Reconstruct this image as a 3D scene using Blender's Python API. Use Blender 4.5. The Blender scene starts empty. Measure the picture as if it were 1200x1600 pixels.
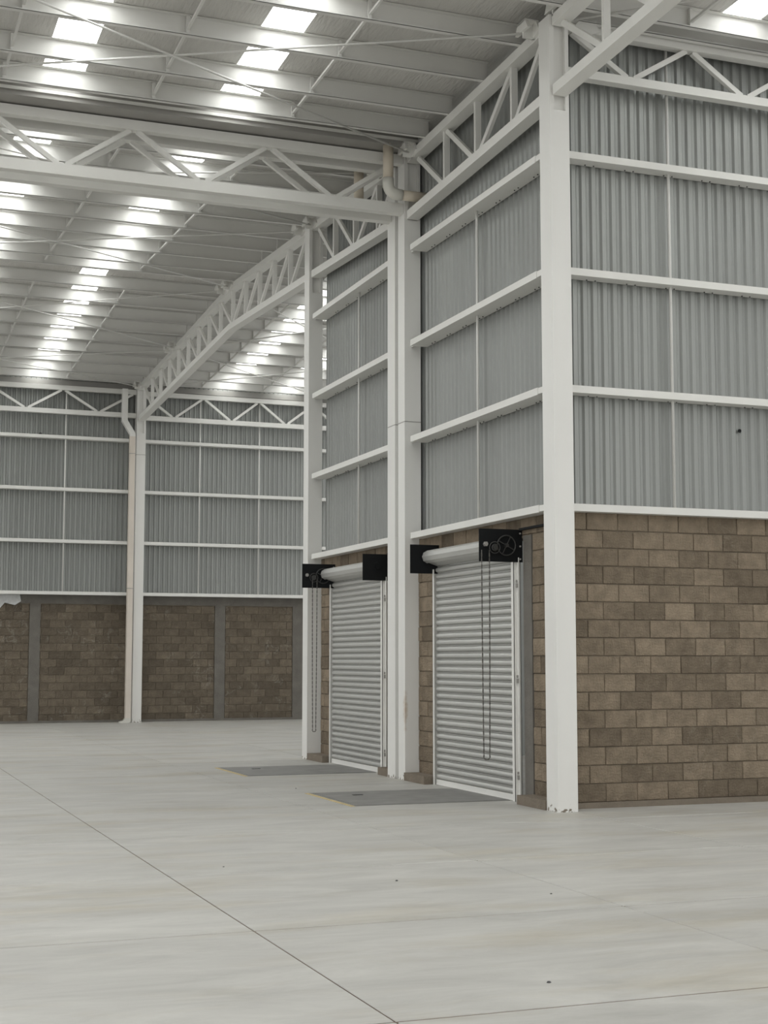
import bpy, math, random
from mathutils import Vector, Matrix

random.seed(7)
scene = bpy.context.scene
col = scene.collection

# ---------------------------------------------------------------- camera
cam_data = bpy.data.cameras.new('camera')
cam = bpy.data.objects.new('camera', cam_data)
col.objects.link(cam)
cam.location = (-7.312, -14.105, 1.631)
cam.rotation_euler = (math.radians(90 + 5.729), 0, math.radians(-20.708))
cam_data.sensor_fit = 'HORIZONTAL'
cam_data.sensor_width = 36.0
cam_data.lens = 2282.93 / 1200 * 36
cam_data.clip_end = 300
scene.camera = cam

# ---------------------------------------------------------------- world, exposure
SKY = 0.56
SKYLIGHT = 2.8
world = bpy.data.worlds.new('overcast_sky')
scene.world = world
world.use_nodes = True
bg = world.node_tree.nodes['Background']
bg.inputs[0].default_value = (1.0, 1.0, 0.985, 1)
bg.inputs[1].default_value = SKY
vs = scene.view_settings
vs.view_transform = 'Standard'
vs.look = 'None'
vs.gamma = 1
vs.use_curve_mapping = False
vs.exposure = 0.72
scene.cycles.use_denoising = True
scene.cycles.max_bounces = 10
scene.cycles.diffuse_bounces = 6
scene.cycles.sample_clamp_indirect = 4.0


# ---------------------------------------------------------------- geometry helpers
class G:
    """collects boxes, beams and tubes in world coordinates"""
    def __init__(s):
        s.v = []; s.f = []; s.smooth = set()

    def quadset(s, pts, faces, smooth=False):
        n = len(s.v)
        s.v += [tuple(p) for p in pts]
        for f in faces:
            if smooth: s.smooth.add(len(s.f))
            s.f.append([n + i for i in f])
        return s

    def box(s, x0, x1, y0, y1, z0, z1):
        p = [(x, y, z) for z in (z0, z1) for y in (y0, y1) for x in (x0, x1)]
        return s.quadset(p, [(0, 2, 3, 1), (4, 5, 7, 6), (0, 1, 5, 4), (2, 6, 7, 3), (0, 4, 6, 2), (1, 3, 7, 5)])

    def beam(s, a, b, w, h, up=(0, 0, 1)):
        a = Vector(a); b = Vector(b); d = (b - a).normalized()
        r = d.cross(Vector(up)).normalized(); u = r.cross(d).normalized()
        p = []
        for c in (a, b):
            for i, j in ((-1, -1), (1, -1), (1, 1), (-1, 1)):
                p.append(c + r * (i * w / 2) + u * (j * h / 2))
        return s.quadset(p, [(3, 2, 1, 0), (4, 5, 6, 7), (0, 1, 5, 4), (1, 2, 6, 5), (2, 3, 7, 6), (3, 0, 4, 7)])

    def path(s, pts, r, n=10, caps=True):
        pts = [Vector(p) for p in pts]
        base = len(s.v); prev = None
        for i, p in enumerate(pts):
            d = (pts[min(i + 1, len(pts) - 1)] - pts[max(i - 1, 0)]).normalized()
            if prev is None:
                ref = Vector((0, 0, 1)) if abs(d.z) < .9 else Vector((1, 0, 0))
                a = d.cross(ref).normalized()
            else:
                a = (prev - d * prev.dot(d)).normalized()
            prev = a; b = d.cross(a)
            for k in range(n):
                t = 2 * math.pi * k / n
                s.v.append(tuple(p + a * (r * math.cos(t)) + b * (r * math.sin(t))))
        for i in range(len(pts) - 1):
            for k in range(n):
                s.smooth.add(len(s.f))
                s.f.append([base + i * n + k, base + i * n + (k + 1) % n, base + (i + 1) * n + (k + 1) % n, base + (i + 1) * n + k])
        if caps:
            s.f.append([base + k for k in range(n)][::-1])
            s.f.append([base + (len(pts) - 1) * n + k for k in range(n)])
        return s

    def prism(s, poly, axis, a, b):
        """poly: 2-D outline, extruded along an axis from a to b"""
        def P(q, t):
            if axis == 'x': return (t, q[0], q[1])
            if axis == 'y': return (q[0], t, q[1])
            return (q[0], q[1], t)
        n = len(poly)
        pts = [P(q, a) for q in poly] + [P(q, b) for q in poly]
        fs = [(i, (i + 1) % n, n + (i + 1) % n, n + i) for i in range(n)]
        fs += [tuple(range(n))[::-1], tuple(range(n, 2 * n))]
        return s.quadset(pts, fs)

    def mesh(s, name, off=(0, 0, 0)):
        m = bpy.data.meshes.new(name)
        ox, oy, oz = off
        m.from_pydata([(x - ox, y - oy, z - oz) for x, y, z in s.v], [], s.f)
        for i in s.smooth: m.polygons[i].use_smooth = True
        m.update()
        import bmesh
        bm = bmesh.new(); bm.from_mesh(m)
        bmesh.ops.recalc_face_normals(bm, faces=bm.faces[:]); bm.to_mesh(m); bm.free()
        return m


def wloc(o):
    v = Vector((0, 0, 0))
    while o is not None:
        v += o.location; o = o.parent
    return v


def link(name, data, parent=None, loc=(0, 0, 0)):
    o = bpy.data.objects.new(name, data)
    col.objects.link(o)
    o.location = loc
    if parent is not None: o.parent = parent
    return o


def part(name, g, mat, parent):
    """a mesh in world coordinates hung under its thing"""
    m = g.mesh(name, wloc(parent))
    m.materials.append(mat)
    return link(name, m, parent)


def inst(name, mesh, parent, wpos, rz=0.0, rx=0.0):
    """a copy sharing mesh data, placed at a world position"""
    o = link(name, mesh, parent, Vector(wpos) - wloc(parent))
    o.rotation_euler = (rx, 0, rz)
    return o


def tag(o, label, cat, group=None, kind=None):
    o['label'] = label; o['category'] = cat
    if group: o['group'] = group
    if kind: o['kind'] = kind
    return o


def thing(name, loc, label, cat, group=None, kind=None):
    o = link(name, None, None, loc)
    o.empty_display_size = .2
    return tag(o, label, cat, group, kind)


def single(name, g, mat, loc, label, cat, group=None, kind=None):
    m = g.mesh(name, loc); m.materials.append(mat)
    return tag(link(name, m, None, loc), label, cat, group, kind)


ORD = ['first', 'second', 'third', 'fourth', 'fifth', 'sixth', 'seventh', 'eighth', 'ninth', 'tenth', 'eleventh', 'twelfth',
       'thirteenth', 'fourteenth', 'fifteenth', 'sixteenth']


# ---------------------------------------------------------------- materials
def mat(name, color, rough=.5, metal=0., var=.06, scale=6., bump=0., bscale=40., rnd=0., coord='Object', stretch=(1, 1, 1), spec=.5, detail=4.):
    m = bpy.data.materials.new(name); m.use_nodes = True
    nt = m.node_tree; N = nt.nodes; L = nt.links
    b = N['Principled BSDF']
    b.inputs['Roughness'].default_value = rough
    b.inputs['Metallic'].default_value = metal
    b.inputs['Specular IOR Level'].default_value = spec
    if coord == 'World':
        geo = N.new('ShaderNodeNewGeometry'); src = geo.outputs['Position']
    else:
        tc = N.new('ShaderNodeTexCoord'); src = tc.outputs[coord]
    oi = N.new('ShaderNodeObjectInfo')
    mp = N.new('ShaderNodeMapping'); mp.inputs['Scale'].default_value = stretch
    L.new(src, mp.inputs['Vector'])
    ns = N.new('ShaderNodeTexNoise'); ns.noise_dimensions = '4D'
    ns.inputs['Scale'].default_value = scale; ns.inputs['Detail'].default_value = detail
    L.new(mp.outputs[0], ns.inputs['Vector'])
    wm = N.new('ShaderNodeMath'); wm.operation = 'MULTIPLY'; wm.inputs[1].default_value = 57.
    L.new(oi.outputs['Random'], wm.inputs[0])
    if coord != 'World': L.new(wm.outputs[0], ns.inputs['W'])
    # value = 1 + (noise-.5)*2*var + (random-.5)*2*rnd
    a = N.new('ShaderNodeMath'); a.operation = 'MULTIPLY_ADD'; a.inputs[1].default_value = 2 * var * 1.6; a.inputs[2].default_value = 1 - var * 1.6
    L.new(ns.outputs['Fac'], a.inputs[0])
    r = N.new('ShaderNodeMath'); r.operation = 'MULTIPLY_ADD'; r.inputs[1].default_value = 2 * rnd; r.inputs[2].default_value = 1 - rnd
    L.new(oi.outputs['Random'], r.inputs[0])
    mu = N.new('ShaderNodeMath'); mu.operation = 'MULTIPLY'
    L.new(a.outputs[0], mu.inputs[0]); L.new(r.outputs[0], mu.inputs[1])
    vm = N.new('ShaderNodeVectorMath'); vm.operation = 'SCALE'; vm.inputs[0].default_value = color
    L.new(mu.outputs[0], vm.inputs['Scale'])
    L.new(vm.outputs[0], b.inputs['Base Color'])
    if bump:
        n2 = N.new('ShaderNodeTexNoise'); n2.inputs['Scale'].default_value = bscale; n2.inputs['Detail'].default_value = 3
        L.new(mp.outputs[0], n2.inputs['Vector'])
        bp = N.new('ShaderNodeBump'); bp.inputs['Strength'].default_value = bump; bp.inputs['Distance'].default_value = .02
        L.new(n2.outputs['Fac'], bp.inputs['Height']); L.new(bp.outputs[0], b.inputs['Normal'])
    m['_c'] = 0
    return m


M = {}
M['white'] = mat('white_painted_steel', (.74, .735, .705), .42, 0, .035, 2.5, rnd=.02)
M['purlin'] = mat('white_painted_purlin_steel', (.67, .665, .64), .45, 0, .03, 1.5, rnd=.02)
M['foil'] = mat('white_insulation_facing', (.56, .55, .525), .5, 0, .05, 3, bump=1.0, bscale=9, coord='World', stretch=(3, .6, 1))
M['sheet'] = mat('galvanised_wall_sheet', (.30, .31, .298), .40, .45, .06, 1.2, rnd=.05, coord='World', stretch=(3, 3, .3))
M['slat'] = mat('galvanised_shutter_slat', (.51, .51, .49), .40, .35, .04, 2, rnd=.04)
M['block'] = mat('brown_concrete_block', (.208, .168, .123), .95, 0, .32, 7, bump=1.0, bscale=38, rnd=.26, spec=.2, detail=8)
M['blockfar'] = mat('brown_concrete_block_far_shade', (.150, .125, .094), .95, 0, .30, 7, bump=1.0, bscale=38, rnd=.20, spec=.2, detail=8)  # brown block again, its colour darkened for the dimmer light at the far wall
M['mortar'] = mat('brown_mortar', (.20, .168, .128), .95, 0, .45, 3, bump=.6, spec=.2, coord='World')
M['tie'] = mat('grey_concrete_tie', (.165, .155, .138), .9, 0, .2, 5, bump=.4, spec=.2, coord='World', detail=8)
M['kerb'] = mat('brown_grey_concrete_kerb', (.20, .17, .135), .9, 0, .15, 7, bump=.4, spec=.2, coord='World')
M['black'] = mat('black_painted_steel', (.008, .009, .010), .6, 0, .1, 5, spec=.2)
M['darkmetal'] = mat('dark_steel', (.075, .075, .073), .45, .6, .1, 5)
M['chain'] = mat('dull_steel_chain', (.14, .135, .125), .5, .5, .1, 9)
M['pvc'] = mat('beige_plastic_pipe', (.60, .535, .44), .4, 0, .05, 4)
M['pvcgrey'] = mat('pale_grey_plastic_fitting', (.62, .61, .56), .35, 0, .04, 4)
M['gutter'] = mat('grey_galvanised_gutter', (.36, .35, .33), .5, .3, .08, 2, coord='World')
M['plate'] = mat('dark_grey_steel_floor_plate', (.225, .222, .212), .6, .1, .22, 4, coord='World', detail=8)
M['yellow'] = mat('faded_yellow_paint', (.52, .42, .22), .7, 0, .2, 12)
M['plastic'] = mat('torn_white_plastic_film', (.55, .56, .56), .4, 0, .15, 14)
M['brace'] = mat('white_painted_rod', (.66, .655, .63), .45, 0, .03, 5)


def floor_mat():
    m = mat('polished_concrete_floor', (.445, .437, .412), .5, 0, .08, .9, coord='World', stretch=(.5, 1.4, 1), rnd=.035, detail=9, spec=.35)
    nt = m.node_tree; N = nt.nodes; L = nt.links; b = N['Principled BSDF']
    old = b.inputs['Base Color'].links[0].from_socket
    geo = [n for n in N if n.type == 'NEW_GEOMETRY'][0]
    # tan blotches, dragged along the trowelling direction
    mp = N.new('ShaderNodeMapping'); mp.inputs['Scale'].default_value = (.35, 1.1, 1); mp.inputs['Rotation'].default_value = (0, 0, .35)
    L.new(geo.outputs['Position'], mp.inputs['Vector'])
    ns = N.new('ShaderNodeTexNoise'); ns.inputs['Scale'].default_value = 1.3; ns.inputs['Detail'].default_value = 7; ns.inputs['Roughness'].default_value = .62
    L.new(mp.outputs[0], ns.inputs['Vector'])
    cr = N.new('ShaderNodeValToRGB'); cr.color_ramp.elements[0].position = .5; cr.color_ramp.elements[1].position = .78
    L.new(ns.outputs['Fac'], cr.inputs[0])
    mx = N.new('ShaderNodeMix'); mx.data_type = 'RGBA'; mx.blend_type = 'MULTIPLY'
    L.new(old, mx.inputs['A']); mx.inputs['B'].default_value = (.86, .80, .68, 1)
    L.new(cr.outputs[0], mx.inputs['Factor'])
    # streaks
    mp2 = N.new('ShaderNodeMapping'); mp2.inputs['Scale'].default_value = (.9, 2.8, 1); mp2.inputs['Rotation'].default_value = (0, 0, -.36)
    L.new(geo.outputs['Position'], mp2.inputs['Vector'])
    n2 = N.new('ShaderNodeTexNoise'); n2.inputs['Distortion'].default_value = .6; n2.inputs['Scale'].default_value = 1.1; n2.inputs['Detail'].default_value = 8; n2.inputs['Roughness'].default_value = .7
    L.new(mp2.outputs[0], n2.inputs['Vector'])
    c2 = N.new('ShaderNodeMapRange'); c2.inputs['From Min'].default_value = .3; c2.inputs['From Max'].default_value = .7
    c2.inputs['To Min'].default_value = .84; c2.inputs['To Max'].default_value = 1.12
    L.new(n2.outputs['Fac'], c2.inputs['Value'])
    vm = N.new('ShaderNodeVectorMath'); vm.operation = 'SCALE'
    L.new(mx.outputs['Result'], vm.inputs[0]); L.new(c2.outputs[0], vm.inputs['Scale'])
    L.new(vm.outputs[0], b.inputs['Base Color'])
    return m




def smear(m, col_, amount):
    """pale mortar smeared over the faces of the blocks"""
    nt = m.node_tree; N = nt.nodes; L = nt.links; b = N['Principled BSDF']
    old = b.inputs['Base Color'].links[0].from_socket
    geo = N.new('ShaderNodeNewGeometry')
    n1 = N.new('ShaderNodeTexNoise'); n1.inputs['Scale'].default_value = 3.2; n1.inputs['Detail'].default_value = 3; n1.inputs['Distortion'].default_value = .8
    L.new(geo.outputs['Position'], n1.inputs['Vector'])
    su = N.new('ShaderNodeMath'); su.operation = 'SUBTRACT'; su.inputs[1].default_value = .5; L.new(n1.outputs['Fac'], su.inputs[0])
    ab = N.new('ShaderNodeMath'); ab.operation = 'ABSOLUTE'; L.new(su.outputs[0], ab.inputs[0])
    r1 = N.new('ShaderNodeMapRange'); r1.inputs['From Min'].default_value = .006; r1.inputs['From Max'].default_value = .022
    r1.inputs['To Min'].default_value = 1; r1.inputs['To Max'].default_value = 0; L.new(ab.outputs[0], r1.inputs['Value'])
    n2 = N.new('ShaderNodeTexNoise'); n2.inputs['Scale'].default_value = 1.7; n2.inputs['Detail'].default_value = 2
    L.new(geo.outputs['Position'], n2.inputs['Vector'])
    r2 = N.new('ShaderNodeMapRange'); r2.inputs['From Min'].default_value = .52; r2.inputs['From Max'].default_value = .62; r2.inputs['To Max'].default_value = amount
    L.new(n2.outputs['Fac'], r2.inputs['Value'])
    mu = N.new('ShaderNodeMath'); mu.operation = 'MULTIPLY'; L.new(r1.outputs[0], mu.inputs[0]); L.new(r2.outputs[0], mu.inputs[1])
    mx = N.new('ShaderNodeMix'); mx.data_type = 'RGBA'; L.new(mu.outputs[0], mx.inputs['Factor'])
    L.new(old, mx.inputs['A']); mx.inputs['B'].default_value = (*col_, 1)
    L.new(mx.outputs['Result'], b.inputs['Base Color'])


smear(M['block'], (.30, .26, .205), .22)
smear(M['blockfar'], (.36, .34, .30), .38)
M['floor'] = floor_mat()
M['joint'] = mat('dark_floor_joint', (.25, .205, .165), .9, 0, .1, 5, coord='World')


def column_mat():
    m = mat('white_painted_column', (.76, .755, .73), .42, 0, .03, 2.5, coord='World', stretch=(1, 1, .35))
    nt = m.node_tree; N = nt.nodes; L = nt.links; b = N['Principled BSDF']
    old = b.inputs['Base Color'].links[0].from_socket
    geo = [n for n in N if n.type == 'NEW_GEOMETRY'][0]
    # one rust run on the double column, and chipped feet on all of them
    mp = N.new('ShaderNodeVectorMath'); mp.operation = 'SUBTRACT'; mp.inputs[1].default_value = (-.02, 4.42, .92)
    L.new(geo.outputs['Position'], mp.inputs[0])
    ms = N.new('ShaderNodeVectorMath'); ms.operation = 'MULTIPLY'; ms.inputs[1].default_value = (10, 7, 2.2)
    L.new(mp.outputs[0], ms.inputs[0])
    ln = N.new('ShaderNodeVectorMath'); ln.operation = 'LENGTH'; L.new(ms.outputs[0], ln.inputs[0])
    ns = N.new('ShaderNodeTexNoise'); ns.inputs['Scale'].default_value = 14; ns.inputs['Detail'].default_value = 5
    L.new(geo.outputs['Position'], ns.inputs['Vector'])
    ad = N.new('ShaderNodeMath'); ad.operation = 'MULTIPLY_ADD'; ad.inputs[1].default_value = .9
    L.new(ns.outputs['Fac'], ad.inputs[0]); L.new(ln.outputs['Value'], ad.inputs[2])
    mr = N.new('ShaderNodeMapRange'); mr.inputs['From Min'].default_value = .55; mr.inputs['From Max'].default_value = 1.15
    mr.inputs['To Min'].default_value = .75; mr.inputs['To Max'].default_value = 0
    L.new(ad.outputs[0], mr.inputs['Value'])
    mx = N.new('ShaderNodeMix'); mx.data_type = 'RGBA'; L.new(mr.outputs[0], mx.inputs['Factor'])
    L.new(old, mx.inputs['A']); mx.inputs['B'].default_value = (.42, .29, .16, 1)
    sx = N.new('ShaderNodeSeparateXYZ'); L.new(geo.outputs['Position'], sx.inputs[0])
    n3 = N.new('ShaderNodeTexNoise'); n3.inputs['Scale'].default_value = 22; n3.inputs['Detail'].default_value = 6
    L.new(geo.outputs['Position'], n3.inputs['Vector'])
    # chips: noise - z*k > threshold
    a2 = N.new('ShaderNodeMath'); a2.operation = 'MULTIPLY_ADD'; a2.inputs[1].default_value = -1.9
    L.new(sx.outputs['Z'], a2.inputs[0]); L.new(n3.outputs['Fac'], a2.inputs[2])
    gt = N.new('ShaderNodeMapRange'); gt.inputs['From Min'].default_value = .50; gt.inputs['From Max'].default_value = .53
    L.new(a2.outputs[0], gt.inputs['Value'])
    mx2 = N.new('ShaderNodeMix'); mx2.data_type = 'RGBA'; L.new(gt.outputs[0], mx2.inputs['Factor'])
    L.new(mx.outputs['Result'], mx2.inputs['A']); mx2.inputs['B'].default_value = (.20, .17, .13, 1)
    L.new(mx2.outputs['Result'], b.inputs['Base Color'])
    return m


M['column'] = column_mat()

sky_m = bpy.data.materials.new('translucent_skylight_sheet'); sky_m.use_nodes = True
_b = sky_m.node_tree.nodes['Principled BSDF']
_b.inputs['Base Color'].default_value = (.8, .82, .82, 1)
_b.inputs['Roughness'].default_value = .3
_b.inputs['Emission Color'].default_value = (.99, 1, .985, 1)
_b.inputs['Emission Strength'].default_value = SKYLIGHT
M['sky'] = sky_m

# ---------------------------------------------------------------- levels of the building
BAY_L = -7.4                      # next frame line to the left (out of view)
BAY_R = 5.08
CW, CD = .24, .26                 # column section
Y2, Y2B, Y3, Y4 = 4.43, 4.75, 8.78, 23.50
H = [3.336, 4.663, 6.001, 7.348]  # top of the girts
GH = .082
XS, YS, YF = .285, .35, 23.86      # cladding planes: dock wall, right wall, back wall


def zn(y):                        # top of rafters of the near roof
    return 8.68 + .035 * (4.24 - y) if y > -9.8 else 8.68 + .035 * 14.04 - .035 * (-9.8 - y)


def zf(y):                        # top of rafters of the far roof
    return 9.20 - .05 * abs(y - 14.4)


PUR = .245                        # purlin depth

# ---------------------------------------------------------------- floor of saw-cut slabs
floor = single('floor', G().box(-40, 12, -40, 26, -.30, -.014), M['joint'], (0, 0, 0),
               'pale grey polished concrete warehouse floor with saw-cut joints', 'floor', kind='structure')
xs = [-4.86 + 2.53 * k for k in range(-4, 6)]
ys = [-7.77 + 2.36 * k for k in range(-3, 15)]
J, JY = .005, .011
slab_cache = {}
for i in range(len(xs) - 1):
    for j in range(len(ys) - 1):
        key = 0
        if key not in slab_cache:
            w, d = 2.53 / 2 - J, 2.36 / 2 - JY
            g = G(); t = .004
            pts = [(-w, -d, -.014), (w, -d, -.014), (w, d, -.014), (-w, d, -.014), (-w, -d, -t), (w, -d, -t), (w, d, -t), (-w, d, -t),
                   (-w + t, -d + t, 0), (w - t, -d + t, 0), (w - t, d - t, 0), (-w + t, d - t, 0)]
            fs = [(8, 9, 10, 11)] + [(a, (a + 1) % 4, 4 + (a + 1) % 4, 4 + a) for a in range(4)] + [(4 + a, 4 + (a + 1) % 4, 8 + (a + 1) % 4, 8 + a) for a in range(4)]
            g.quadset(pts, fs)
            m_ = g.mesh('slab'); m_.materials.append(M['floor']); m_.materials.append(M['joint'])
            for p_ in m_.polygons[1:5]: p_.material_index = 1
            slab_cache[key] = m_
        inst('slab', slab_cache[key], floor, ((xs[i] + xs[i + 1]) / 2, (ys[j] + ys[j + 1]) / 2, 0))
# the rest of the hall floor, out of view
x0, x1, y0, y1 = xs[0] + J, xs[-1] - J, ys[0] + JY, ys[-1] - JY
outer = G().box(-40, x0, -40, 26, -.014, 0).box(x1, 12, -40, 26, -.014, 0).box(x0, x1, -40, y0, -.014, 0).box(x0, x1, y1, 26, -.014, 0)
part('outer_slab', outer, M['floor'], floor)

# ---------------------------------------------------------------- masonry
blk = {}


def block_mesh(L, material, h=.19):
    key = (round(L, 2), material.name, h)
    if key not in blk:
        w = L / 2; d = .10; c = .006; q = h
        pts = [(-w, d, 0), (w, d, 0), (w, d, q), (-w, d, q), (-w, c, 0), (w, c, 0), (w, c, q), (-w, c, q),
               (-w + c, 0, c), (w - c, 0, c), (w - c, 0, q - c), (-w + c, 0, q - c)]
        fs = [(8, 9, 10, 11)] + [(a, (a + 1) % 4, 4 + (a + 1) % 4, 4 + a) for a in range(4)] + [(4 + a, 4 + (a + 1) % 4, 8 + (a + 1) % 4, 8 + a) for a in range(4)] + [(3, 2, 1, 0)]
        g = G().quadset(pts, fs)
        blk[key] = g.mesh('concrete_block'); blk[key].materials.append(material)
    return blk[key]


def masonry(parent, axis, a, b, face, z0, rows, material, phase=0., rand=None, h=.19, pitch=.20):
    """running-bond blocks between a and b along x (facing -y) or along y (facing -x)"""
    rnd = random.Random(rand or 3)
    n = 0
    for r in range(rows):
        s = a - ((r % 2) * .198 + phase) % .395
        while s < b - .02:
            e = min(s + .395, b); st = max(s, a)
            L = e - st - .010
            if L > .03:
                L = max(.03, round(L, 2))
                c = (st + e) / 2; z = z0 + r * pitch
                out = rnd.uniform(0, .007)
                if axis == 'x':
                    o = inst('concrete_block', block_mesh(L, material, h), parent, (c, face - out, z), rnd.uniform(-.006, .006))
                else:
                    o = inst('concrete_block', block_mesh(L, material, h), parent, (face - out, c, z), -math.pi / 2 + rnd.uniform(-.006, .006))
                n += 1
            s += .395
    return n


# ribbed wall cladding
shm = {}
RP = .13


def sheet_mesh(ribs, z0, z1, face):
    key = (ribs, round(z0, 2), round(z1, 2), face)
    if key not in shm:
        prof = []
        for k in range(ribs):
            x = k * RP
            prof += [(x, .026), (x + .034, .026), (x + .056, 0), (x + RP - .022, 0)]
        prof += [(ribs * RP, .026), (ribs * RP + .03, .026)]
        g = G(); pts = []; n = len(prof)
        for z in (z0, z1): pts += [(x, y, z) for x, y in prof]
        g.quadset(pts, [(i, i + 1, n + i + 1, n + i) for i in range(n - 1)])
        m = bpy.data.meshes.new('sheet_panel')
        if face == 'x':   # facing -x, running along y
            m.from_pydata([(y, x, z) for x, y, z in g.v], [], [f[::-1] for f in g.f])
        else:
            m.from_pydata(g.v, [], g.f)
        m.update(); m.materials.append(M['sheet']); shm[key] = m
    return shm[key]


def cladding(parent, axis, a, b, plane, z0, z1):
    s = a
    k = 0
    ztop = z1 if callable(z1) else (lambda q: z1)
    while s < b - .05:
        ribs = min(8, int(round((b - s) / RP)))
        if ribs < 1: break
        off = .003 * (k % 2)
        p = (s, plane + off, 0) if axis == 'x' else (plane + off, s, 0)
        inst('sheet_panel', sheet_mesh(ribs, z0, round(min(ztop(s), ztop(s + ribs * RP)), 2), 'y' if axis == 'x' else 'x'), parent, p)
        s += ribs * RP; k += 1


# right wall ---------------------------------------------------------------
YB = .30
wr = single('wall_right', G().box(.22, BAY_R + .2, YB + .012, YB + .16, 0, 3.27), M['mortar'], (2.5, YB + .012, 0),
            'brown concrete block wall with grey ribbed steel cladding above, right of the corner column', 'wall', kind='structure')
masonry(wr, 'x', .22, 3.9, YB, .065, 16, M['block'], phase=.26, rand=11)
kr = G().box(.22, BAY_R, YB - .05, YB + .02, 0, .062)
part('kerb', kr, M['kerb'], wr)
part('outer_masonry', G().box(3.905, BAY_R, YB + .003, YB + .1, .065, 3.26), M['block'], wr)
cladding(wr, 'x', .26, BAY_R + .1, YS, 3.25, 9.04)

# dock wall with two roller doors -------------------------------------------
XB = .20
D1 = (1.30, 3.66)
D2 = (5.63, 7.92)
DTOP = 3.02
gw = G()
for a, b in ((.26, D1[0] - .12), (D1[1] + .08, D2[0] - .10), (D2[1] + .08, 8.67)):
    gw.box(XB + .012, XB + .16, a, b, 0, 3.27)
for a, b in ((D1[0] - .12, D1[1] + .08), (D2[0] - .10, D2[1] + .08)):
    gw.box(XB + .012, XB + .16, a, b, DTOP, 3.27)
wd = single('wall_dock', gw, M['mortar'], (XB + .012, 4.4, 0),
            'brown block and grey ribbed steel wall holding the two roller doors', 'wall', kind='structure')
masonry(wd, 'y', .27, .95, XB, .065, 15, M['block'], phase=.1, rand=21)
masonry(wd, 'y', D1[1] + .10, 4.43, XB, .065, 15, M['block'], phase=.05, rand=22)
masonry(wd, 'y', 5.06, D2[0] - .13, XB, .065, 15, M['block'], phase=.2, rand=23)
masonry(wd, 'y', D2[1] + .10, 8.67, XB, .065, 15, M['block'], phase=.3, rand=24)
masonry(wd, 'y', .27, 4.43, XB, 3.065, 1, M['block'], phase=.22, rand=25)
masonry(wd, 'y', 5.06, 8.67, XB, 3.065, 1, M['block'], phase=.12, rand=26)
masonry(wd, 'y', .95, D1[1] + .10, XB, DTOP, 1, M['block'], phase=.3, rand=27, h=.04)
part('door_jamb', G().box(XB - .012, XB + .15, .955, 1.165, .0, 3.05), M['tie'], wd)
part('door_jamb', G().box(XB - .008, XB + .15, D1[1] + .035, D1[1] + .095, .0, 3.05), M['tie'], wd)
part('door_jamb', G().box(XB - .008, XB + .15, D2[1] + .035, D2[1] + .095, .0, 3.05), M['tie'], wd)
part('door_jamb', G().box(XB - .008, XB + .15, D2[0] - .125, D2[0] - .08, .0, 3.05), M['tie'], wd)
for a, b, xx in ((.262, .96, -.02), (D1[1] + .06, 4.428, -.02), (5.05, D2[0] - .14, .0), (D2[1] + .07, 8.775, .0)):
    part('kerb', G().box(xx, XB + .02, a, b, 0, .105), M['kerb'], wd)
cladding(wd, 'y', .28, 8.67, XS, 3.25, lambda q: (zn(q) if q < 4.1 else zf(q) if q > 5.1 else 8.70) + .235)
part('edge_flashing', G().box(XS - .004, XS + .03, 8.67, 8.685, 3.25, 8.6), M['sheet'], wd)

# the hidden end of that walled-off room, seen only edge-on past the slim column
we = single('wall_end', G().box(XS + .03, BAY_R, 8.55, 8.66, 0, 8.85), M['sheet'], (2.5, 8.6, 0),
            'grey steel end wall closing the room behind the roller doors', 'wall', kind='structure')

# back wall ------------------------------------------------------------------
YK = 23.95
wb = single('wall_back', G().box(-9.5, 9.5, YK + .012, YK + .16, 0, 3.30), M['mortar'], (0, YK + .012, 0),
            'far block wall with concrete tie columns under grey ribbed steel cladding', 'wall', kind='structure')
TIES = ((-2.57, -2.30), (2.26, 2.54), (4.42, 4.76))
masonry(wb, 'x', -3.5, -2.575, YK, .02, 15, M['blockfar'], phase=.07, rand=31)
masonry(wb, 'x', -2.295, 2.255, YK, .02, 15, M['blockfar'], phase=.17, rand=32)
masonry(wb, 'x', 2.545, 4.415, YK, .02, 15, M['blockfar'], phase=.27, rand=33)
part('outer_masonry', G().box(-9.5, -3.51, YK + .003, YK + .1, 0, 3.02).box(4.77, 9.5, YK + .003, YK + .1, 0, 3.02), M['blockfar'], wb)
for a, b in TIES:
    part('tie_column', G().box(a, b, YK - .02, YK + .1, 0, 3.03), M['tie'], wb)
part('tie_beam', G().box(-9.5, 9.5, YK - .018, YK + .1, 3.03, 3.31), M['tie'], wb)
part('plinth', G().box(-9.5, 9.5, YK - .03, YK + .02, 0, .06), M['tie'], wb)
cladding(wb, 'x', -9.36, 9.5, YF, 3.28, 8.96)

# ---------------------------------------------------------------- columns
def h_section(g, x0, x1, y0, y1, z0, z1):
    """open H head of a column: two flanges and a recessed web"""
    g.box(x0, x0 + .055, y0, y1, z0, z1)
    g.box(x1 - .045, x1, y0, y1, z0, z1)
    g.box(x0 + .055, x1 - .045, y0 + .05, y1 - .05, z0, z1)
    return g


def column(x, y, top, split, label, d=CD, seam=None, group='white steel columns'):
    c = thing('steel_column', (x + CW / 2, y + d / 2, 0), label, 'column', group)
    part('shaft', G().box(x, x + CW, y, y + d, 0, split), M['column'], c)
    part('head', h_section(G(), x, x + CW, y, y + d, split, top), M['column'], c)
    if seam:
        part('weld_seam', G().box(x - .002, x + CW + .002, y - .002, y + d + .002, seam, seam + .012), M['gutter'], c)
    return c


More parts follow.
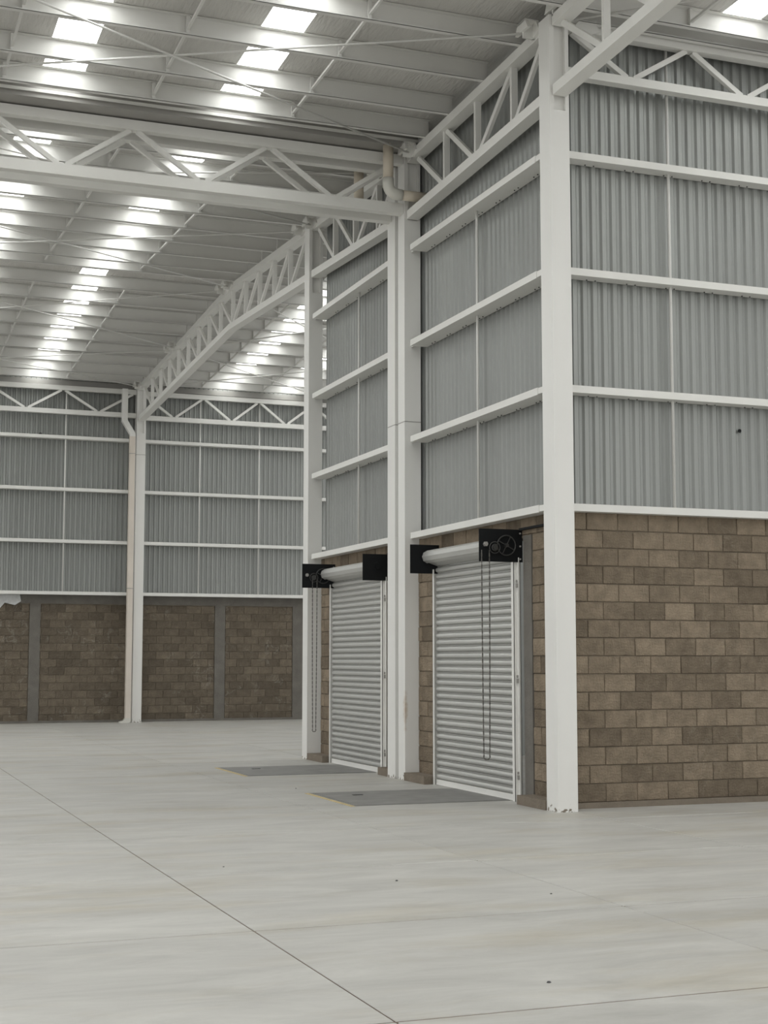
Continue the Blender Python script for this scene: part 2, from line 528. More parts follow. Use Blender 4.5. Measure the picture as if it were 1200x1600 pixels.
column(0, 0, 8.84, 7.74, 'tall white steel column at the outer corner, nearest the camera')
column(0, Y2, 8.64, 7.74, 'white steel column between the doors, nearer half of the pair, rust stained', d=.25, seam=4.88)
column(-.02, Y2B, 8.60, 7.74, 'white steel column between the doors, farther half of the pair', d=.29, seam=4.88)
column(0, Y3, 8.92, 7.74, 'slim white steel column past the farther roller door')
column(0, Y4, 8.68, 7.50, 'white steel column against the far wall', d=.28, seam=6.92)


def bracket(g, x, y, z, sy=1):
    """folded gusset that anchors brace rods on a rafter top"""
    g.prism([(y - .16 * sy, z + .02), (y - .10 * sy, z + .13), (y + .10 * sy, z + .13), (y + .16 * sy, z + .02), (y + .05 * sy, z - .05), (y - .05 * sy, z - .05)], 'x', x - .03, x)
    g.prism([(y - .16 * sy, z + .02), (y - .10 * sy, z + .13), (y + .10 * sy, z + .13), (y + .16 * sy, z + .02)], 'x', x - .17, x - .13)
    g.box(x - .17, x, y - .10, y + .10, z + .12, z + .14)
    g.box(x - .15, x, y - .012, y + .012, z - .05, z + .12)
    return g


# ---------------------------------------------------------------- rafter trusses along the column line
CX0, CX1 = .03, .20


def rafter(name, label, pts, zfun, diags, posts, depth=.93, ch=.12):
    """pts: y positions of the chord ends and kinks; diags: (y_top, y_bottom); posts: y"""
    mid = pts[len(pts) // 2]
    t = thing(name, (CX1 / 2, mid, zfun(mid)), label, 'truss', 'white roof trusses')
    def chord(off):
        g = G()
        for a, b in zip(pts[:-1], pts[1:]):
            za, zb = zfun(a) - off, zfun(b) - off
            g.prism([(a, za), (b, zb), (b, zb - ch), (a, za - ch)], 'x', CX0, CX1)
        return g
    part('top_chord', chord(0), M['white'], t)
    part('bottom_chord', chord(depth - ch), M['white'], t)
    for y in posts:
        zt, zb = zfun(y) - ch + .01, zfun(y) - depth + ch - .01
        part('web_post', G().box(.075, .155, y - .025, y + .025, zb, zt), M['white'], t)
    for yt, yb in diags:
        part('web_diagonal', G().beam((.115, yt, zfun(yt) - ch), (.115, yb, zfun(yb) - depth + ch), .07, .045, up=(1, 0, 0)), M['white'], t)
    return t


zc1 = lambda y: zn(y)
rafter('roof_truss', 'white roof truss above the nearer roller door', (Y2 - .02, CD + .01), zc1,
       ((.36, 1.10), (1.18, 2.14), (3.16, 2.30), (4.18, 3.28)), (1.15, 2.2, 3.2))
rafter('roof_truss', 'white roof truss above the farther roller door', (Y3 - .02, Y2B + .30), zf,
       ((5.10, 5.72), (5.82, 6.70), (7.70, 6.86), (8.60, 7.76)), (5.75, 6.78, 7.75))
posts = [10.24 + .99 * k for k in range(14)]
dg = []
ridge = 14.2
allp = [9.25] + posts
for a, b in zip(allp[:-1], allp[1:]):
    if b <= ridge + .1: dg.append((a + .05, b - .05))
    else: dg.append((b - .05, a + .05))
rafter('roof_truss', 'long white gable truss from the far wall column to the slim column', (Y4 - .01, 14.25, Y3 + CD + .01), zf, dg, [p for p in posts if p < 23.2])
rafter('roof_truss', 'white truss running forward from the top of the corner column, upper right', (-.01, -9.8), zc1,
       [(-.12 - 1.0 * k, -1.03 - 1.0 * k) for k in range(9)], [-1.08 - 1.0 * k for k in range(8)])


# ---------------------------------------------------------------- eaves trusses across the hall
def cross_truss(label, y0, y1, x0, x1, zb0, zb1, zt0, zt1, xtop, xbot, name='eaves_truss'):
    t = thing(name, ((x0 + x1) / 2, (y0 + y1) / 2, zb0), label, 'truss', 'white cross trusses')
    part('bottom_chord', G().box(x0, x1, y0, y1, zb0, zb1), M['white'], t)
    part('top_chord', G().box(x0, x1, y0, y1, zt0, zt1), M['white'], t)
    ym = (y0 + y1) / 2
    nodes = sorted([(x, 'b') for x in xbot] + [(x, 't') for x in xtop])
    for (a, ka), (b, kb) in zip(nodes[:-1], nodes[1:]):
        if ka == kb: continue
        pa = (a + .045, ym, zb1 if ka == 'b' else zt0)
        pb = (b - .045, ym, zb1 if kb == 'b' else zt0)
        part('web_diagonal', G().beam(pa, pb, .06, .055, up=(0, 1, 0)), M['white'], t)
    return t


cross_truss('white cross truss over the hall under the valley gutter, nearer of two', Y2 + .03, Y2 + .16, -9.2, -.005, 7.83, 7.98, 8.55, 8.68,
            [-.10 - 1.85 * k for k in range(0, 6)], [-1.02 - 1.85 * k for k in range(0, 5)])
cross_truss('white cross truss over the hall under the valley gutter, farther of two', Y2B + .12, Y2B + .25, -9.2, -.025, 7.83, 7.98, 8.55, 8.68,
            [-.10 - 1.85 * k for k in range(0, 6)], [-1.02 - 1.85 * k for k in range(0, 5)])
cross_truss('white truss along the far wall, left of its column', Y4 + .06, Y4 + .17, -9.2, -.005, 7.90, 8.02, 8.52, 8.64,
            [-.05 - 1.85 * k for k in range(0, 6)], [-.98 - 1.85 * k for k in range(0, 5)])
cross_truss('white truss along the far wall, right of its column', Y4 + .06, Y4 + .17, CW + .005, 9.2, 7.86, 7.98, 8.50, 8.62,
            [.20, 1.80, 3.33, 4.86, 6.4, 7.9], [1.0, 2.57, 4.09, 5.6, 7.1])
cross_truss('white truss at the top of the wall on the right', .13, .25, CW + .01, BAY_R, 8.22, 8.32, 8.76, 8.90,
            [.34, 1.94, 3.5, 5.0], [1.14, 2.70, 4.25])

# ---------------------------------------------------------------- girts
LV = ['lowest', 'second', 'third', 'top']
TEXTA = {0: 'white sill girt under the steel cladding', 1: 'white girt, first above the sill,', 2: 'white girt, second above the sill,', 3: 'white girt, third above the sill,'}


_bm = []


def bolt_mesh():
    if not _bm:
        g = G(); k = 6
        p = [(.009 * math.cos(math.pi * q / 3), .009 * math.sin(math.pi * q / 3), z) for z in (-.010, 0) for q in range(k)]
        g.quadset(p, [(q, (q + 1) % k, k + (q + 1) % k, k + q) for q in range(k)] + [tuple(range(k))[::-1]])
        _bm.append(g.mesh('bolt')); _bm[0].materials.append(M['darkmetal'])
    return _bm[0]


def girt(g, label, loc, bolts, clip=None):
    o = thing('wall_girt', loc, label, 'girt', 'white wall girts')
    part('rail', g, M['white'], o)
    for b in bolts or ():
        inst('bolt', bolt_mesh(), o, b)
    if clip:
        part('end_clip', clip, M['white'], o)
    return o


def channel_y(a, b, x0, x1, zt, hh=GH):
    """open C rail along y with its web to the front"""
    g = G(); t = .006
    g.box(x0, x0 + t, a, b, zt - hh, zt)
    g.box(x0 + t, x1, a, b, zt - hh, zt - hh + t)
    g.box(x0 + t, x1, a, b, zt - t, zt)
    return g


def channel_x(a, b, y0, y1, zt, hh=GH):
    g = G(); t = .006
    g.box(a, b, y0, y0 + t, zt - hh, zt)
    g.box(a, b, y0 + t, y1, zt - hh, zt - hh + t)
    g.box(a, b, y0 + t, y1, zt - t, zt)
    return g


GA = .03
for lv, z in enumerate(H):
    for a, b, side in ((.44, Y2 - .14, 'above the nearer roller door'), (Y2B + .295, Y3 - .10, 'above the farther roller door')):
        bo = []
        k = a + .35
        while k < b - .2 and lv > 0:
            bo += [(XS - .045, k, z - GH), (XS - .045, k + .10, z - GH)]
            k += .52
        cl = G().box(.10, .108, b + .0, b + (.138 if a < 1 else .098), z - GH + .01, z - .01)
        if a < 1: cl.box(GA + .007, XS - .03, CD + .005, .447, z - GH + .007, z - .007)
        girt(channel_y(a, b, GA, XS - .005, z), '%s on the wall %s' % (TEXTA[lv], side), ((GA + XS) / 2, (a + b) / 2, z - GH), bo, cl)
    bo = []
    k = .6
    while k < 4.9 and lv > 0:
        bo += [(k, YS - .045, z - GH), (k + .11, YS - .045, z - GH)]
        k += .52
    girt(channel_x(CW + .005, BAY_R, .16, YS - .005, z), '%s on the wall right of the corner column' % TEXTA[lv], (2.6, .26, z - GH), bo)
    for a, b, side in ((-9.3, -.005, 'left'), (CW + .005, 9.3, 'right')):
        girt(channel_x(a, b, Y4 + .13, YF - .005, z), '%s on the far wall, %s of its column' % (TEXTA[lv], side), ((a + b) / 2, 23.7, z - GH), None)

# small dark bird-sized bit of debris lying on a far girt
gd = G().prism([(-2.50, H[3]), (-2.42, H[3]), (-2.40, H[3] + .03), (-2.44, H[3] + .05), (-2.48, H[3] + .035)], 'y', 23.66, 23.72)
single('debris_scrap', gd, M['darkmetal'], (-2.45, 23.69, H[3]), 'small dark scrap lying on the top girt of the far wall', 'debris')

# vertical sag rods tying the girts together
def sag(x, y, z0, z1, label):
    single('sag_rod', G().path([(x, y, z0), (x, y, z1)], .0185, 8), M['brace'], (x, y, z0), label, 'rod', 'thin white sag rods')


def sagflat(x, y, z0, z1, label, ax):
    g = G()
    if ax == 'x': g.box(x - .018, x + .018, y - .006, y + .006, z0, z1)
    else: g.box(x - .006, x + .006, y - .018, y + .018, z0, z1)
    single('sag_rod', g, M['brace'], (x, y, z0), label, 'rod', 'thin white sag rods')


sag(1.68, .275, H[0], 8.8, 'thin white vertical rod on the wall right of the corner column')
sag(.16, 2.34, H[0], H[3] - GH, 'thin white vertical rod above the nearer roller door')
sag(.16, 6.75, H[0], H[3] - GH, 'thin white vertical rod above the farther roller door')
sag(-1.80, 23.69, H[0], 8.52, 'thin white vertical rod on the far wall, left of its column')
sag(1.74, 23.69, H[0], 8.50, 'thin white vertical rod on the far wall, first right of its column')
sag(3.37, 23.69, H[0], 8.50, 'thin white vertical rod on the far wall, second right of its column')

# ---------------------------------------------------------------- roof: purlins, sheeting, skylights
def purlin(y, z, x0, x1, label, struts, nxt, znx, face=1):
    """C purlin along x; struts: x positions of sag struts reaching toward the next purlin at y=nxt (nearer the camera)"""
    t = .006; w = .065
    p = thing('roof_purlin', ((x0 + x1) / 2, y, z), label, 'purlin', 'white roof purlins')
    g = G().box(x0, x1, y, y + t, z, z + PUR).box(x0, x1, y - w, y, z, z + t).box(x0, x1, y - w, y, z + PUR - t, z + PUR).box(x0, x1, y - w, y - w + .004, z, z + .018)
    part('rail', g, M['purlin'], p)
    if nxt is not None:
        for sx in struts:
            s = part('sag_strut', G().beam((sx, y - .005, z + .075), (sx, nxt + .01, znx + .075), .03, .03), M['purlin'], p)
            part('end_plate', G().box(sx - .02, sx + .02, y - .05, y - .004, z + .012, z + PUR - .012), M['purlin'], s)
    return p


SL = (-1.85, -3.70, -5.55)
SR = (1.70, 3.38)
purlin(.075, zn(.075), .27, BAY_R, 'white eaves purlin directly above the top of the wall on the right', (), None, 0)
near = [3.78, 2.96, 1.87, .83] + [-.21 - 1.04 * k for k in range(0, 9)]
for i, y in enumerate(near):
    nx = near[i + 1] if i + 1 < len(near) else None
    z = zn(y)
    purlin(y, z, -9.2, .10, 'near white roof purlin left of the column line, %s in front of the valley gutter' % ORD[i], SL, nx, zn(nx) if nx else 0)
    if y < .3:
        j = i - 4
        purlin(y, z, .12, BAY_R, 'white roof purlin right of the corner column, %s in front of the right wall' % ORD[j], SR, nx, zn(nx) if nx else 0)
farf = [5.2, 5.9, 6.93, 7.96, 8.99, 10.05, 11.08, 12.1, 13.11, 13.87]
farr = [15.25, 16.33, 17.38, 18.34, 19.40, 20.46, 21.50, 22.50, 23.32]
for i, y in enumerate(farf):
    nx = farf[i - 1] if i else None
    lb = 'far white roof purlin left of the column line, %s beyond the valley gutter' % ORD[i]
    purlin(y, zf(y), -9.2, .10, lb, SL, nx, zf(nx) if nx else 0)
    if y > 9:
        purlin(y, zf(y), .12, 9.2, 'far white roof purlin right of the long gable truss, %s before the ridge' % ORD[len(farf) - 1 - i], SR + (5.08, 6.8), nx, zf(nx) if nx else 0)
for i, y in enumerate(farr):
    nx = farr[i - 1] if i else None
    purlin(y, zf(y), -9.2, .10, 'far white roof purlin left of the long gable truss, %s past the ridge' % ORD[i], SL, nx, zf(nx) if nx else 0)
    purlin(y, zf(y), .12, 9.2, 'far white roof purlin right of the long gable truss, %s past the ridge' % ORD[i], SR + (5.08, 6.8), nx, zf(nx) if nx else 0)

ceil = thing('ceiling', (0, 8, 9), 'low-pitched white insulated metal roof with strips of translucent skylights', 'ceiling', kind='structure')
STRIPS_L = [-2.57, -4.83, -7.1, -9.35]
STRIPS_R = [2.38, 4.10, 6.4]
SW = .26
strips = sorted(STRIPS_L + STRIPS_R)
XE0, XE1 = -9.8, 9.4


def slope_sheet(g, x0, x1, ya, yb, za, zb, t=.03):
    g.prism([(ya, za), (yb, zb), (yb, zb + t), (ya, za + t)], 'x', x0, x1)


def sky_sheet(x0, x1, ya, yb, za, zb):
    """ribbed translucent sheet"""
    g = G(); prof = []
    n = 4; w = (x1 - x0) / n
    for k in range(n):
        prof += [(x0 + k * w, .0), (x0 + k * w + w * .62, .0), (x0 + k * w + w * .72, .03), (x0 + k * w + w * .9, .03)]
    prof.append((x1, 0))
    m = len(prof)
    pts = [(x, ya, za + d) for x, d in prof] + [(x, yb, zb + d) for x, d in prof]
    g.quadset(pts, [(i, m + i, m + i + 1, i + 1) for i in range(m - 1)])
    return g


slopes = [(-24, -9.8, zn), (-9.8, 4.12, zn), (5.10, 14.4, zf), (14.4, 23.95, zf)]
for ya, yb, fz in slopes:
    e = 1e-4
    za, zb = fz(ya + e) + PUR + .004, fz(yb - e) + PUR + .004
    edges = [XE0]
    for s in strips: edges += [s - SW, s + SW]
    edges.append(XE1)
    for a, b in zip(edges[0::2], edges[1::2]):
        g = G(); slope_sheet(g, a, b, ya, yb, za, zb)
        part('roof_panel', g, M['foil'], ceil)
    for s in strips:
        if s > 0 and ya == -9.8:          # over the closed room the roof is solid
            k_ = (-.2 - ya) / (yb - ya); zm = za + (zb - za) * k_
            g = G(); slope_sheet(g, s - SW, s + SW, -.2, yb, zm, zb); part('roof_panel', g, M['foil'], ceil)
            for k in range(3):
                a = ya + (-.2 - ya) * k / 3; b = ya + (-.2 - ya) * (k + 1) / 3
                part('skylight_sheet', sky_sheet(s - SW, s + SW, a, b, za + (zm - za) * k / 3 + .012, za + (zm - za) * (k + 1) / 3 + .012), M['sky'], ceil)
            continue
        pieces = int(round((yb - ya) / 3.0))
        for k in range(pieces):
            a = ya + (yb - ya) * k / pieces; b = ya + (yb - ya) * (k + 1) / pieces
            part('skylight_sheet', sky_sheet(s - SW, s + SW, a, b, za + (zb - za) * k / pieces + .012, za + (zb - za) * (k + 1) / pieces + .012), M['sky'], ceil)
# ridge cap under the top of the far roof
part('ridge_flashing', G().box(XE0, XE1, 14.05, 14.75, 9.40, 9.42), M['foil'], ceil)

# valley gutters, back to back
for ya, yb, lab in ((4.17, 4.60, 'long grey box gutter along the roof valley, nearer of two'), (4.66, 5.06, 'long grey box gutter along the roof valley, farther of two')):
    g = G().box(-9.2, .1, ya, yb, 8.70, 8.71).box(-9.2, .1, ya, ya + .008, 8.71, 8.90).box(-9.2, .1, yb - .008, yb, 8.71, 8.90).box(-9.2, .1, ya - .02, ya, 8.86, 8.90)
    o = thing('roof_gutter', (-4.5, (ya + yb) / 2, 8.70), lab, 'gutter', 'valley gutters')
    part('trough', g, M['gutter'], o)
    part('lip', G().box(-9.2, .1, ya - .035, ya - .021, 8.76, 8.80), M['white'], o)
g = G().box(-9.2, 9.2, 23.70, 23.88, 8.66, 8.67).box(-9.2, 9.2, 23.70, 23.708, 8.67, 8.80)
single('roof_gutter', g, M['gutter'], (0, 23.8, 8.66), 'grey eaves gutter along the top of the far wall', 'gutter', 'valley gutters')
# the strip of sheeting that closes the valley above the gutters
part('valley_flashing', G().box(XE0, XE1, 4.0, 5.2, 8.955, 8.975), M['foil'], ceil)

# brace rods crossing below the purlins
def rod(a, b, label, ba=True, bb=False):
    t = thing('brace_rod', a, label, 'brace rod', 'crossed roof brace rods')
    part('rod', G().path([a, b], .014, 6), M['brace'], t)
    if ba:
        g = G(); bracket(g, a[0] + .06, a[1], a[2] - .02)
        part('gusset', g, M['white'], t)
    return t


def rods(y0, y1, fz, txt):
    za, zb = fz(y0) - .03, fz(y1) - .03
    rod((-.03, y0, za), (-7.4, y1, zb), 'thin white brace rod %s, right end nearer' % txt)
    rod((-.03, y1, zb - .035), (-7.4, y0, za - .035), 'thin white brace rod %s, right end farther' % txt)


rods(.42, 4.18, zn, 'over the hall before the valley')
rods(5.42, 8.62, zf, 'between the valley and the slim column')
rods(9.25, 14.10, zf, 'between the slim column and the ridge')
rods(14.62, 19.2, zf, 'just past the ridge')
rods(19.62, 23.3, zf, 'nearest the far wall')
for y0, y1, txt in ((14.5, 19.3, 'just past the ridge'), (19.5, 23.3, 'nearest the far wall')):
    a, b = zf(y0) - .03, zf(y1) - .03
    rod((.27, y0, a), (5.0, y1, b), 'thin white rod right of the long truss %s, slanting away' % txt, ba=False)
    rod((.27, y1, b - .035), (5.0, y0, a - .035), 'thin white rod right of the long truss %s, slanting nearer' % txt, ba=False)
rod((.30, -.05, 8.80), (5.0, -3.9, 8.95), 'thin white rod leaving the corner column head to the right', ba=False)
# gussets on the head of the corner column
hd = G(); bracket(hd, .18, -.03, 8.86)
single('column_gusset', hd, M['white'], (.1, -.03, 8.8), 'folded white gusset on the very top of the corner column', 'gusset')
hd = G(); hd.prism([(.30, 8.72), (.42, 8.86), (.60, 8.86), (.66, 8.74), (.52, 8.68)], 'y', .02, .05); hd.box(.30, .62, .02, .16, 8.855, 8.87)
single('column_gusset', hd, M['white'], (.45, .05, 8.7), 'folded white gusset right of the corner column head', 'gusset')


# ---------------------------------------------------------------- down pipes
def arc(c, r, a0, a1, ax, n=7):
    out = []
    for k in range(n + 1):
        t = math.radians(a0 + (a1 - a0) * k / n)
        out.append((c[0] + r * math.cos(t), c[1], c[2] + r * math.sin(t)))
    return out


def elbow_pipe(x, y, ztop, zh, xend, label):
    t = thing('downpipe', (x, y, zh), label, 'pipe', 'valley down pipes')
    part('pipe', G().path([(x, y, ztop), (x, y, zh + .20)], .072, 16), M['pvc'], t)
    part('elbow', G().path([(x, y, zh + .215)] + arc((x + .13, y, zh + .13), .13, 180, 270, 'y') + [(x + .20, y, zh)], .079, 16), M['pvcgrey'], t)
    part('outlet_pipe', G().path([(x + .19, y, zh), (xend, y, zh)], .072, 16), M['pvc'], t)
    return t


elbow_pipe(-.315, 4.24, 8.72, 8.02, .26, 'beige round down pipe with elbow in front of the paired columns')
elbow_pipe(-.375, 5.28, 8.72, 8.02, .26, 'beige round down pipe with elbow behind the paired columns')
# square pipe on the far column
t = thing('downpipe', (-.13, 23.42, 0), 'pale square down pipe with an offset bend beside the far wall column', 'pipe', 'valley down pipes')
w = .14
part('upper_pipe', G().box(-.34 - w / 2, -.34 + w / 2, 23.35, 23.49, 7.83, 8.62), M['pvc' if 0 else 'white'], t)
part('offset_bend', G().prism([(-.34 - w / 2, 7.85), (-.34 + w / 2, 7.85), (-.34 + w / 2, 7.80), (-.13 + w / 2, 7.46), (-.13 + w / 2, 7.38), (-.13 - w / 2, 7.38), (-.13 - w / 2, 7.43), (-.34 - w / 2, 7.77)], 'y', 23.348, 23.492), M['white'], t)
part('lower_pipe', G().box(-.13 - w / 2, -.13 + w / 2, 23.35, 23.49, .10, 7.40), mat('warm_white_pipe', (.66, .60, .53), .45, 0, .05, 3), t)
part('shoe', G().prism([(-.20, .12), (-.06, .12), (-.06, .03), (-.10, .0), (-.34, .0), (-.34, .03), (-.24, .06)], 'y', 23.346, 23.494), M['pvcgrey'], t)
part('joint_band', G().box(-.205, -.055, 23.343, 23.497, 6.92, 6.935).box(-.205, -.055, 23.343, 23.497, 3.42, 3.435), M['gutter'], t)

# ---------------------------------------------------------------- roller doors
SP = .0865
slat_cache = {}


def slat_mesh(L):
    k = round(L, 2)
    if k not in slat_cache:
        g = G(); prof = []
        n = 6
        for i in range(n + 1):
            a = math.pi * i / n
            prof.append((-.024 * math.sin(a), SP * (.06 + .70 * (1 - math.cos(a)) / 2)))
        prof = [(.016, -.002)] + prof + [(.014, SP * .80), (.004, SP * .86), (.004, SP * .94), (.014, SP * .97)]
        m = len(prof)
        pts = [(x, 0, z) for x, z in prof] + [(x, L, z) for x, z in prof]
        g.quadset(pts, [(i, i + 1, m + i + 1, m + i) for i in range(m - 1)], smooth=True)
        slat_cache[k] = g.mesh('slat'); slat_cache[k].materials.append(M['slat'])
        # sharpen the hook joints between slats
        for q in (0, m - 2, m - 3, m - 4, m - 5): slat_cache[k].polygons[q].use_smooth = False
    return slat_cache[k]


def chain(t, xa, xb, y, ztop, zbot, name='pull_chain'):
    g = G()
    n = int((ztop - zbot) / .034)
    r = (xb - xa) / 2; xm = (xa + xb) / 2
    # narrowing loop of links
    pts = []
    for k in range(n + 1):
        f = k / n
        pts.append((xa + f * f * .012, ztop + (zbot + r - ztop) * f))
    for k in range(1, 7):
        a = math.pi + math.pi * k / 7
        pts.append((xm + r * .9 * math.cos(a), zbot + r + r * math.sin(a)))
    for k in range(n + 1):
        f = 1 - k / n
        pts.append((xb - f * f * .012, ztop + (zbot + r - ztop) * f))
    for i, (p, q) in enumerate(zip(pts[:-1], pts[1:])):
        a = Vector((p[0], y, p[1])); b = Vector((q[0], y, q[1])); d = (b - a)
        w, h = (.014, .005) if i % 2 else (.005, .014)
        g.beam(a - d * .15, b + d * .15, w, h, up=(0, 1, 0) if abs(d.z) > abs(d.x) * .2 else (0, 1, 0))
    o = part(name, g, M['chain'], t)
    return o


def ring(g, c, r, rr, n=24, m=6):
    """a wheel rim whose axle runs along y"""
    base = len(g.v)
    for i in range(n):
        a = 2 * math.pi * i / n
        for j in range(m):
            b = 2 * math.pi * j / m
            R = r + rr * math.cos(b)
            g.v.append((c[0] + R * math.cos(a), c[1] + rr * math.sin(b), c[2] + R * math.sin(a)))
    for i in range(n):
        for j in range(m):
            g.smooth.add(len(g.f))
            g.f.append([base + i * m + j, base + ((i + 1) % n) * m + j, base + ((i + 1) % n) * m + (j + 1) % m, base + i * m + (j + 1) % m])
    return g


def disc(g, c, r, h, n=20):
    pts = []
    for yy in (c[1] - h / 2, c[1] + h / 2):
        for k in range(n):
            a = 2 * math.pi * k / n
            pts.append((c[0] + r * math.cos(a), yy, c[2] + r * math.sin(a)))
    g.quadset(pts, [(i, (i + 1) % n, n + (i + 1) % n, n + i) for i in range(n)] + [tuple(range(n))[::-1], tuple(range(n, 2 * n))])
    return g


def roller_door(name, y0, y1, label, gear_near):
    t = thing(name, (.14, (y0 + y1) / 2, 0), label, 'door', kind='structure')
    XC = .150
    sm = slat_mesh(y1 - y0 - .02)
    n = 32
    for k in range(n):
        inst('slat', sm, t, (XC, y0 + .01, .075 + SP * k))
    part('bottom_bar', G().box(XC - .022, XC + .015, y0 + .01, y1 - .01, .012, .072).box(XC - .03, XC + .02, y0 + .02, y1 - .02, .004, .014), M['white'], t)
    for a, b in ((y0 - .055, y0 + .012), (y1 - .012, y1 + .038)):
        gd_ = G().box(XC - .05, XC - .044, a, b, .0, 2.80).box(XC + .035, XC + .041, a, b, 0, 2.80)
        if a < y0: gd_.box(XC - .05, XC + .041, a, a + .006, 0, 2.80).box(XC - .012, XC + .0, a - .05, a, 0, 2.80)
        else: gd_.box(XC - .05, XC + .041, b - .006, b, 0, 2.80)
        gu = part('guide_rail', gd_, M['white'], t)
        if a < y0:
            for z in (.25, 1.35, 2.45):
                part('guide_bolt', G().box(XC - .03, XC - .012, a - .04, a - .012, z, z + .05).box(XC - .03, XC - .012, a - .03, a - .018, z + .06, z + .09), M['gutter'], gu)
    # roll of curtain
    cx, cz, R = .02, 2.962, .085
    g = G(); pr = []
    N = 18
    for k in range(N):
        a = 2 * math.pi * k / N
        rr = R * (1.0 if k % 2 else .93)
        pr.append((cx + rr * math.cos(a), cz + rr * math.sin(a)))
    g.prism(pr, 'y', y0 + .005, y1 - .005)
    part('curtain_roll', g, M['slat'], t)
    # slats leading from the roll down into the guides
    lead = G()
    p0 = (cx - .055, cz - .055); p1 = (XC, .075 + SP * n)
    for k in range(3):
        a = (p0[0] + (p1[0] - p0[0]) * k / 3, p0[1] + (p1[1] - p0[1]) * k / 3)
        b = (p0[0] + (p1[0] - p0[0]) * (k + 1) / 3, p0[1] + (p1[1] - p0[1]) * (k + 1) / 3)
        lead.prism([a, b, (b[0] + .02, b[1] + .012), (a[0] + .02, a[1] + .012)], 'y', y0 + .01, y1 - .01)
    part('lead_slats', lead, M['slat'], t)
    # end plates: the gear side is wider
    for near_end in (True, False):
        gear = near_end == gear_near
        yy = y0 - .10 if near_end else y1 + .03
        xa = -.355 if gear else -.215
        br = part('end_plate', G().box(xa, XB - .001, yy, yy + .012, 2.745, 3.125), M['black'], t)
        sgn = -1 if near_end else 1
        ys_ = yy - .025 if near_end else yy - .025
        if gear:
            # sprocket, big chain wheel with spokes and a guide lug, on the face toward the camera
            wc = (-.02, ys_, 2.935)
            w_ = G(); ring(w_, wc, .115, .008, 28)
            disc(w_, wc, .022, .05, 12)
            for s in range(4):
                a = math.pi / 4 + s * math.pi / 2 + .3
                w_.beam(wc, (wc[0] + .11 * math.cos(a), wc[1], wc[2] + .11 * math.sin(a)), .010, .010, up=(0, 1, 0))
            part('chain_wheel', w_, M['darkmetal'], br)
            sc_ = (-.175, ys_ - .015, 2.905)
            s_ = G(); ring(s_, sc_, .066, .007, 22); ring(s_, sc_, .035, .010, 16); disc(s_, sc_, .03, .05, 14)
            part('sprocket', s_, M['darkmetal'], br)
            l_ = G(); disc(l_, (-.285, ys_, 2.945), .022, .05, 12); l_.box(-.30, -.27, ys_ - .02, ys_ + .02, 2.92, 2.97)
            part('guide_lug', l_, M['gutter'], br)
            b_ = G()
            for bx, bz in ((.165, 2.78), (.165, 2.93), (.165, 3.08)): disc(b_, (bx, yy - .006 , bz), .011, .012, 8)
            part('plate_bolt', b_, M['gutter'], br)
            chain(br, -.345 if near_end else -.20, -.248 if near_end else -.125, yy - .045, 2.87, .49)
        else:
            b_ = G(); disc(b_, (cx, yy - .012, cz), .05, .024, 14)
            part('axle_boss', b_, M['black'], br)
    part('support_angle', G().box(XB - .05, XB - .001, y0 - .75 if gear_near else y0 - .45, y0 - .10, 3.115, 3.14), M['black'], t)
    return t


roller_door('door_1', D1[0], D1[1], 'grey steel roller shutter beside the corner column, chain hanging in front', True)
roller_door('door_2', D2[0], D2[1], 'grey steel roller shutter farther away, past the paired white columns', False)

# ---------------------------------------------------------------- dock leveller plates in the floor
for y0, y1, lab in ((1.40, 3.06, 'dark grey floor plate with yellow edge before the nearer roller door'), (5.85, 7.52, 'dark grey floor plate with yellow edge before the farther roller door')):
    t = thing('dock_plate', (-.85, (y0 + y1) / 2, 0), lab, 'floor plate', 'dock plates')
    x0, x1 = -1.80, .11
    part('deck', G().box(x0 + .04, x1, y0 + .04, y1 - .04, .0, .008), M['plate'], t)
    fr = G().box(x0, x1, y0, y0 + .034, 0, .006).box(x0, x1, y1 - .034, y1, 0, .006).box(x0, x0 + .034, y0 + .034, y1 - .034, 0, .006)
    part('frame', fr, M['plate'], t)
    part('edge_stripe', G().box(x0 - .05, x0, y0 - .02, y1 + .02, 0, .004), M['yellow'], t)
    part('lifting_eye', disc(G(), (x0 + .55, 0, 0), .05, .01, 12) if 0 else G().box(x0 + .40, x0 + .52, y1 - .50, y1 - .44, .008, .014), M['darkmetal'], t)

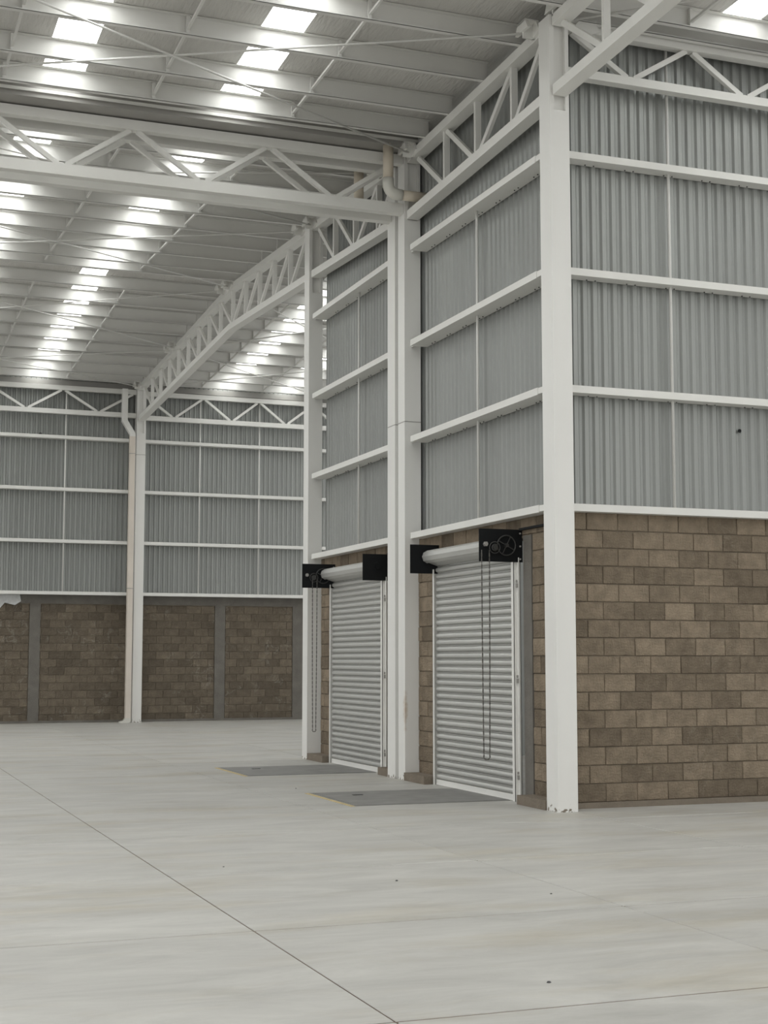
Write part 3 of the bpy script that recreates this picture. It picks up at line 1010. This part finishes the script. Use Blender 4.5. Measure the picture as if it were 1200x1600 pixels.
# ---------------------------------------------------------------- small things
# torn plastic left on the far tie beam
pf = G()
pts = [(-3.5, 23.915, 3.27), (-3.15, 23.90, 3.28), (-2.83, 23.915, 3.26), (-2.80, 23.90, 3.08), (-2.95, 23.89, 2.98), (-3.2, 23.905, 3.04), (-3.35, 23.90, 2.86), (-3.5, 23.9, 2.9)]
n = len(pts)
pf.quadset(pts + [(x, y + .004, z) for x, y, z in pts], [tuple(range(n)), tuple(range(n, 2 * n))[::-1]] + [(i, n + i, n + (i + 1) % n, (i + 1) % n) for i in range(n)])
single('plastic_scrap', pf, M['plastic'], (-3.2, 23.9, 3.0), 'torn pale plastic film stuck on the far wall at left', 'plastic film')

# scattered grit on the floor
rg = random.Random(5)
PX = [(-3.34, -3.86, 'small dark crumb on the bare floor, straight in front of the nearer floor plate'),
      (-2.55, -4.80, 'dark crumb on the floor in front of the corner column, beside a joint'),
      (-4.35, -2.70, 'tiny dark crumb on the floor just right of the long joint'),
      (-3.85, -7.30, 'dark speck on the floor nearest the camera, lower right'),
      (-1.75, 3.75, 'tiny dark crumb on the floor between the two floor plates')]
for i, (x, y, lab_) in enumerate(PX):
    s = rg.uniform(.008, .014)
    g = G(); k = 6
    ring_ = [(x + s * rg.uniform(.7, 1.3) * math.cos(2 * math.pi * q / k), y + s * rg.uniform(.7, 1.3) * math.sin(2 * math.pi * q / k)) for q in range(k)]
    pts = [(a, b, 0) for a, b in ring_] + [(x + (a - x) * .5, y + (b - y) * .5, s * .6) for a, b in ring_]
    g.quadset(pts, [(q, (q + 1) % k, k + (q + 1) % k, k + q) for q in range(k)] + [tuple(range(k, 2 * k)), tuple(range(k))[::-1]])
    single('grit_fragment', g, M['darkmetal'], (x, y, 0), lab_, 'grit', 'grit on the floor')
# black disc standing in for the dark of a hole in the right wall cladding
w_ = G(); disc(w_, (2.63, YS - .004, 4.30), .022, .008, 12)
single('cladding_hole_disc', w_, M['black'], (2.63, YS - .004, 4.30), 'small round black hole in the steel cladding at right', 'hole')
